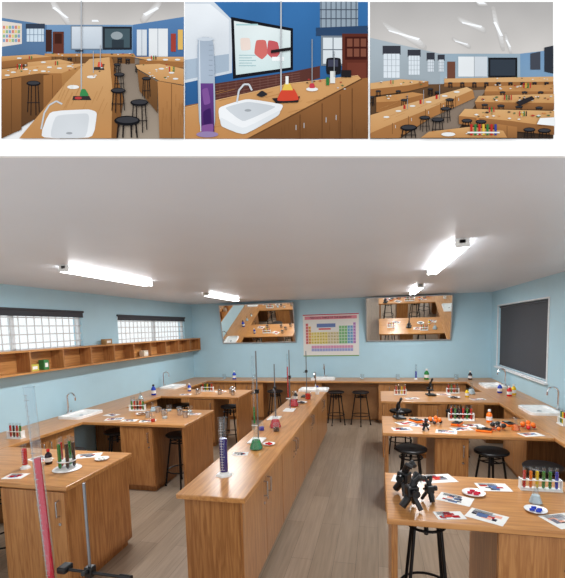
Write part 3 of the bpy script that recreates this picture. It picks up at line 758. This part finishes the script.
A.R((120,132,145),71,26,103,50); A.G((214,222,230),(190,200,210),72,27,102,27,102,49,72,49); A.R((40,44,50),103,27,132,50); A.R((70,88,96),105,29,130,48); A.E((150,160,165),117,36,6,4); A.R((50,60,68),112,40,124,48)
A.R((210,216,222),137,30,147,56); A.R((225,228,230),149,29,168,57); A.L((140,150,162),.6,158,29,158,57); A.L((140,150,162),.5,142,30,142,56); A.R((160,66,56),171,34,176,52); A.R((222,182,100),178,30,183,50)
A.G((128,114,102),(160,146,130),60,60,184,58,184,139,60,139)
A.P((116,82,52),47,56,135,56,135,64,47,64); A.P(W_,45,54,134,54,136,57,45,57)
for x in (56,64,76,118,126): A.L((84,58,38),.6,x,57,x,63)
bits(A,rd,8,50,84,54,56,1.6); bits(A,rd,6,112,134,54,56,1.6)
A.stool(70,59,2.4,5); A.stool(120,59,2.4,5); A.stool(128,60,2.4,5)
# left side benches with solid oak fronts
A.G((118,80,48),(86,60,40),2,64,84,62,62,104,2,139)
A.G(WL_,W_,2,57,36,55,52,57,2,62); A.G((166,114,68),(140,94,56),2,62,52,57,52,62,2,69)
A.stool(46,63,2.6,6); A.stool(30,65,3,7)
A.G(WL_,W_,28,63,60,60,74,63,50,69,28,67); A.P(WD,50,69,74,63,74,73,50,82); A.P((150,102,60),28,67,50,69,50,75,28,73)
A.G(WL_,W_,2,70,40,66,88,64,62,74,40,74,2,80)
A.G((162,112,66),(126,84,50),44,76,62,74,64,104,44,120); A.G((182,132,80),(150,104,60),62,74,86,65,82,90,64,104); A.L((110,74,44),.6,53,76,53,110)
A.G((150,102,60),(112,76,46),2,81,22,78,22,130,2,139); A.L((96,64,38),.6,12,80,12,134)
A.stool(34,84,7,32); A.stool(58,92,0.1,0.1)
for x,y in ((14,73),(26,70),(36,71),(50,68),(60,69),(70,67),(8,76),(44,72),(44,63),(20,59)): A.E((224,224,220),x,y,2.6,.8)
bits(A,rd,16,6,76,65,74,1.6); tubes(A,18,70,[RD,GN,RD,BK]); tubes(A,56,66,[RD,GN],.9,4); tubes(A,30,60,[RD,GN],.8,3)
# centre bench
A.G((150,102,60),(112,76,46),108,60,113,60,124,100,118,139,100,139)
A.G((206,162,112),(188,136,84),90,60,110,58,113,90,112,139,20,139,66,84)
grain(A,rd,18,(178,128,78),64,72,108,120,-8,18,.35)
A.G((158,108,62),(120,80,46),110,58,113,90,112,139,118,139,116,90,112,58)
A.C((232,234,236),50,112,90,110,98,113,94,139,40,139); A.C((210,214,218),56,116,88,114,90,118,87,139,50,139); A.E((158,162,166),70,134,3.2,1.2)
A.L((196,201,206),1.6,42,130,45,114,50,106,57,102,63,105)
A.E((236,236,234),74,88,6,2); A.P((54,50,50),74,97,90,97,92,101,73,101); A.L((175,178,182),1.2,82,2,82,97); A.L((54,50,50),1.4,76,52,84,52)
A.C((60,136,80),80,97,82,90,86,90,90,97); A.E((184,64,64),79,99,3.6,1.4); A.R((225,225,220),71,86,74,90)
A.P((54,50,52),95,68,104,68,105,71,94,71); A.C((212,78,58),98,68,99,63,102,63,104,68); A.L((170,170,175),.8,94,52,94,74); A.L((170,170,175),.8,101,46,101,68); A.E((230,230,228),92,78,4.5,1.4)
bits(A,rd,8,90,106,62,80,1.8)
# right side benches
A.G(WL_,W_,133,58,184,58,184,63,150,62); A.P(WD,140,61,184,63,184,69,140,66); A.stool(138,66,2.4,8); A.stool(158,67,2.6,6)
A.G(WL_,W_,136,66,160,65,184,70,184,86,160,82,138,70)
A.G((130,90,54),(100,70,44),138,71,158,83,158,114,140,92); A.G((184,132,82),(150,104,62),158,82,184,87,184,139,160,139); A.L((118,80,48),.7,172,85,172,139)
grain(A,rd,14,(146,100,58),161,92,183,122,0,14,.35)
for x,y in ((150,61),(162,70),(172,74),(178,61),(166,61),(176,80)): A.E((224,224,222),x,y,2.8,.9)
bits(A,rd,14,144,182,60,80,1.6); tubes(A,152,61,[RD,GN,BK],.9,4); tubes(A,170,73,[RD,YL,GN])
A.stool(118,66,3.6,9); A.stool(120,76,5.5,15); A.stool(119,92,7.5,22); A.stool(147,80,4.5,20); A.stool(140,104,9,30); A.stool(128,122,13,30)
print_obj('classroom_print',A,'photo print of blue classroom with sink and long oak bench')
# print 2
A=Art(185,2,368,139)
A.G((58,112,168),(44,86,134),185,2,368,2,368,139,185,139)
A.P((206,214,222),185,2,214,2,232,20,232,73,185,83); A.G((232,236,240),(206,214,222),185,4,210,4,229,20,229,71,185,80)
A.P((168,184,200),185,60,229,54,229,71,185,80)
A.P((28,29,34),231,17,293,28.5,293,70,233,79); A.G((228,236,236),(204,222,222),234,21,290.5,31,290.5,67.5,236,75)
A.R((168,204,206),236,24,258,25.6); A.C((206,110,104),256,40,266,40,268,54,262,60,254,54); A.C((196,92,96),268,40,278,42,280,54,274,60,267,54); A.C((232,214,204),240,38,250,38,251,50,241,51)
for i in range(5): A.R((160,190,194),239,55+i*2.6,(252 if i%2 else 256),55.8+i*2.6)
A.R((242,245,245),272,57,284,61); 
A.P((90,54,48),200,86,292,72,320,66,320,78,286,88,200,104)
for i in range(5): A.L((124,88,80),.45,200,88+i*3.2,300,73+i*2.4)
for i in range(12): A.L((124,88,80),.35,204+i*8,86-i*1.2,204+i*8,102-i*1.8)
A.R((150,165,178),320,2,358,28)
for i in range(8): A.L((70,80,94),.9,321+i*5,2,321+i*5,28)
A.L((70,80,94),.9,320,10,358,10); A.L((70,80,94),.9,320,19,358,19)
A.P((48,72,104),316,28,368,26,368,38,316,36)
A.R((120,130,140),321,36,345,66); A.R((215,222,226),323,38,343,64); A.L((86,96,108),.9,333,38,333,64); A.L((86,96,108),.9,323,50,343,50)
A.R((96,48,38),342,34,368,90); A.R((66,30,26),345,37,367,60)
for i in range(3):
    for j in range(2): A.R((128,78,62),347+i*6.8,39+j*10,352.4+i*6.8,47+j*10)
A.R((112,58,46),347,63,366,84); A.C((34,34,38),326,58,341,58,341,75,326,75); A.R((66,68,86),328,60,338,67)
A.P((150,102,60),185,106,240,96,368,78,368,139,185,139)
A.G((210,160,106),(190,136,84),185,108,290,84,358,76,362,80,250,139,185,139)
grain(A,rd,34,(180,128,76),200,92,330,130,16,-4,.35)
A.L((224,180,130),.6,185,108,290,84,358,76)
A.G((154,104,62),(114,76,46),362,80,368,84,368,139,250,139); A.P((100,66,40),362,80,250,139,247,139,361,79)
grain(A,rd,22,(112,74,44),275,130,366,138,0,-8,.35)
for x in (300,322,340,352): A.L((96,62,38),.7,x,139,x,139-(x-252)*.5)
for x in (296,304,326,336): A.L((190,190,192),.7,x,132-(x-290)*.25,x,127-(x-290)*.25)
A.C((236,238,240),218,108,247,99,284,105,280,113,243,133,220,123); A.C((204,209,214),224,108,248,102,278,107,243,123,t=.1); A.C((224,228,231),220,117,243,130,281,110,279,116,244,136,221,127); A.E((160,165,170),248,111,3.4,1.3)
A.L((205,210,215),1.8,237,103,239,91,244,85,249,85,252,91)
A.C((168,182,198),197,38,214,38,216,130,199,130); A.G((104,66,134),(74,40,96),200.5,84,213.5,84,214.5,132,200.5,132)
A.C((62,36,92),203,112,211,108,212,126,204,128); A.C((128,84,150),202,90,208,88,211,104,204,106); A.C((132,86,148),201.5,126,213.5,124,213.5,134,202,135); A.L((222,229,236),.8,199.5,40,201,132); A.E((205,214,224),205.5,40,8.5,1.8)
A.E((150,130,172),207.5,135,11,3)
for i in range(7): A.L((130,140,154),.3,209,46+i*5,213,46+i*5)
A.L((185,188,192),1.4,281,2,281,98); A.P((36,34,36),271,51,291,48,291,51,271,54); A.P((42,38,40),272,99,300,97,298,103,276,104)
A.C((208,74,54),282,89,294,89,300,101,276,102); A.P((228,194,88),285,84,290,84,293,91,282,91); A.R((235,235,230),285.5,77,288.5,85)
A.L((150,155,160),.9,312,40,312,84); A.E((232,232,232),312,90,6,2); A.C((196,66,78),309,89,310,84,314,84,315,89); A.R(GN,326,78,329,86); A.R((230,230,225),330,72,335,84); A.P(BK,341,71,351,71,351,78,341,78); A.L((150,155,160),.7,334,52,334,78)
A.C((46,46,50),256,96,262,91,268,95,262,98); bits(A,rd,8,300,350,80,90,1.8)
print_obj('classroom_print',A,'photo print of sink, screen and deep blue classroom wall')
# print 3
A=Art(370,2,553,139)
A.G((176,173,171),(206,202,198),370,2,553,2,553,50,520,54,440,54,370,38)
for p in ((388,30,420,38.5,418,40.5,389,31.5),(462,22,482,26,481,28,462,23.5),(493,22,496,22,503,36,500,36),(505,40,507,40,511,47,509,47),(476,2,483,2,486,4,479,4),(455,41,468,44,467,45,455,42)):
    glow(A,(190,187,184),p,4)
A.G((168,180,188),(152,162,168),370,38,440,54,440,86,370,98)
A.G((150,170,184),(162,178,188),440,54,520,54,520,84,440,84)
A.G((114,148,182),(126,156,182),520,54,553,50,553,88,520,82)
for x0,x1,y0,y1,bl in ((383,400,46,78,54),(408,420,50,75,56),(427,434,53,72,60),(438,444,55,72,60)):
    A.R((58,60,68),x0-.5,y0,x1+.5,bl+1); A.R((218,226,232),x0+.5,bl,x1-.5,y1)
    for k in range(1,4): A.L((158,166,174),.45,x0+(x1-x0)*k/4,bl,x0+(x1-x0)*k/4,y1)
    for k in range(1,4): A.L((158,166,174),.35,x0,bl+(y1-bl)*k/4,x1,bl+(y1-bl)*k/4)
A.R((230,234,236),458,57,474,77); A.R((208,215,221),474,57,487,77); A.L((140,146,150),.5,474,57,474,77); A.R((32,34,38),488,58,517,78); A.R((54,62,72),490,60,515,76)
A.R((112,72,58),447,62,455,80); A.P((50,54,62),544,48,553,46,553,74,544,72); A.P((68,72,82),530,54,540,52,540,70,530,70)
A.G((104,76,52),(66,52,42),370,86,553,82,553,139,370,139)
A.P((134,118,104),452,92,486,90,470,112,452,139,400,139,440,112)
A.P(WL_,444,79,553,77,553,82,444,83); A.P(WD,444,83,553,82,553,87,444,87)
for x in (450,462,474,486,498,510,522,534,546): A.stool(x,83.5,2.4,5)
A.P(W_,486,87,553,85,553,92,484,92); A.G((164,112,66),(140,96,58),484,92,553,92,553,99,484,98)
for x in (502,524,540): A.stool(x,93,3,5)
A.P(WL_,370,84,400,80,428,82,408,86,370,90); A.P(WD,370,90,408,86,428,82,428,87,408,92,370,97)
A.stool(378,92,2.8,7); A.stool(398,92,2.8,6)
A.P(W_,376,98,412,93,424,95,396,102,376,103); A.P(WD,376,103,396,102,424,95,424,101,398,112,376,113)
A.stool(371,98,3.2,9); A.stool(404,101,3.8,9); A.stool(430,90,2.8,7); A.stool(437,93,2.8,7)
A.G((150,102,60),(118,80,48),470,92,474,94,430,116,400,139,370,139,370,132)
A.G((214,173,124),(196,146,94),370,116,430,98,466,88,472,91,428,110,384,128,370,134)
grain(A,rd,14,(186,134,82),378,105,440,122,12,-5,.3)
A.G((178,126,76),(160,110,66),472,91,428,110,384,128,370,134,370,139,398,139,430,119,474,99)
for x,y in ((392,126),(408,119),(425,112),(440,106),(455,99)): A.L((120,82,50),.6,x,y-2,x,y+9); A.L((200,200,200),.5,x+3,y,x+3,y+3)
for x,y in ((398,112),(412,107),(428,103),(444,97),(386,118),(456,93)): A.E((226,226,222),x,y,3,.9) 
for x,y in ((404,110),(436,100),(420,105)): A.R(RD,x-1,y-4,x+1,y); A.L((150,150,155),.6,x+3,y-14,x+3,y)
A.G((210,166,114),(198,148,94),478,97,553,95,553,104,474,103); A.G((158,108,64),(124,84,52),474,103,553,104,553,111,476,110)
for (x,y,r,h) in ((484,106,3.4,6),(500,107,3.8,7),(518,108,3.8,7),(538,109,3.8,7)): A.stool(x,y,r,h)
A.G((210,166,114),(196,144,90),464,110,553,112,553,128,510,122,458,117)
A.G((160,110,66),(128,88,54),458,117,510,122,553,128,553,136,510,132,458,125)
A.G((172,120,72),(140,96,58),496,125,516,128,516,139,496,139); A.L((110,74,46),.6,506,127,506,139)
for (x,y,r,h) in ((449,101,4.3,10),(445,110,5.3,14),(437,121,6.5,16),(466,122,5.5,11),(480,123,5.5,11),(424,119,5.5,14),(408,129,8.5,12),(528,131,6,9),(543,132,6.5,9)): A.stool(x,y,r,h)
A.G((206,160,108),(190,138,86),428,133,470,128,502,132,506,139,420,139)
bits(A,rd,24,480,551,97.5,102,2); bits(A,rd,28,470,550,112.5,121,2.6); bits(A,rd,14,488,552,86.5,91,1.6); bits(A,rd,10,374,424,82,87,1.6); bits(A,rd,8,380,414,96,101,1.6); bits(A,rd,8,445,550,78.5,81.5,1.2); bits(A,rd,9,432,494,132,138,2.2)
tubes(A,522,90,[RD,YL,GN,RD]); tubes(A,503,102,[RD,GN,BK,RD]); tubes(A,518,118,[RD,YL,GN,BK]); tubes(A,488,114,[RD,GN,RD]); tubes(A,390,86,[RD,GN],.8,4)
tubes(A,470,137,[RD,GN,RD,YL,GN,RD,(56,72,146)],2.2,11,4)
A.R((232,232,228),466,133.5,498,135)
A.E((232,232,230),447,136,7,2); A.P((236,238,238),538,120,556,119,556,128,535,126)
A.P((46,42,44),514,104,530,98,533,101,518,108)
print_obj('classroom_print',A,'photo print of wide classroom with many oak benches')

# ------------------------------------------------------------ world, camera
w=bpy.data.worlds.new('world'); scene.world=w; w.use_nodes=True
bg=w.node_tree.nodes['Background']; bg.inputs['Color'].default_value=(.97,.985,1,1); bg.inputs['Strength'].default_value=1.22
cam=bpy.data.cameras.new('camera'); co=bpy.data.objects.new('camera',cam); COL.objects.link(co)
co.matrix_world=Matrix.Translation((0,0,1.95))@Q
cam.sensor_fit='HORIZONTAL'; cam.sensor_width=36; cam.lens=410*36/565
cam.shift_x=(282.5-281)/565; cam.shift_y=(365-289)/565
cam.clip_start=.05
scene.camera=co
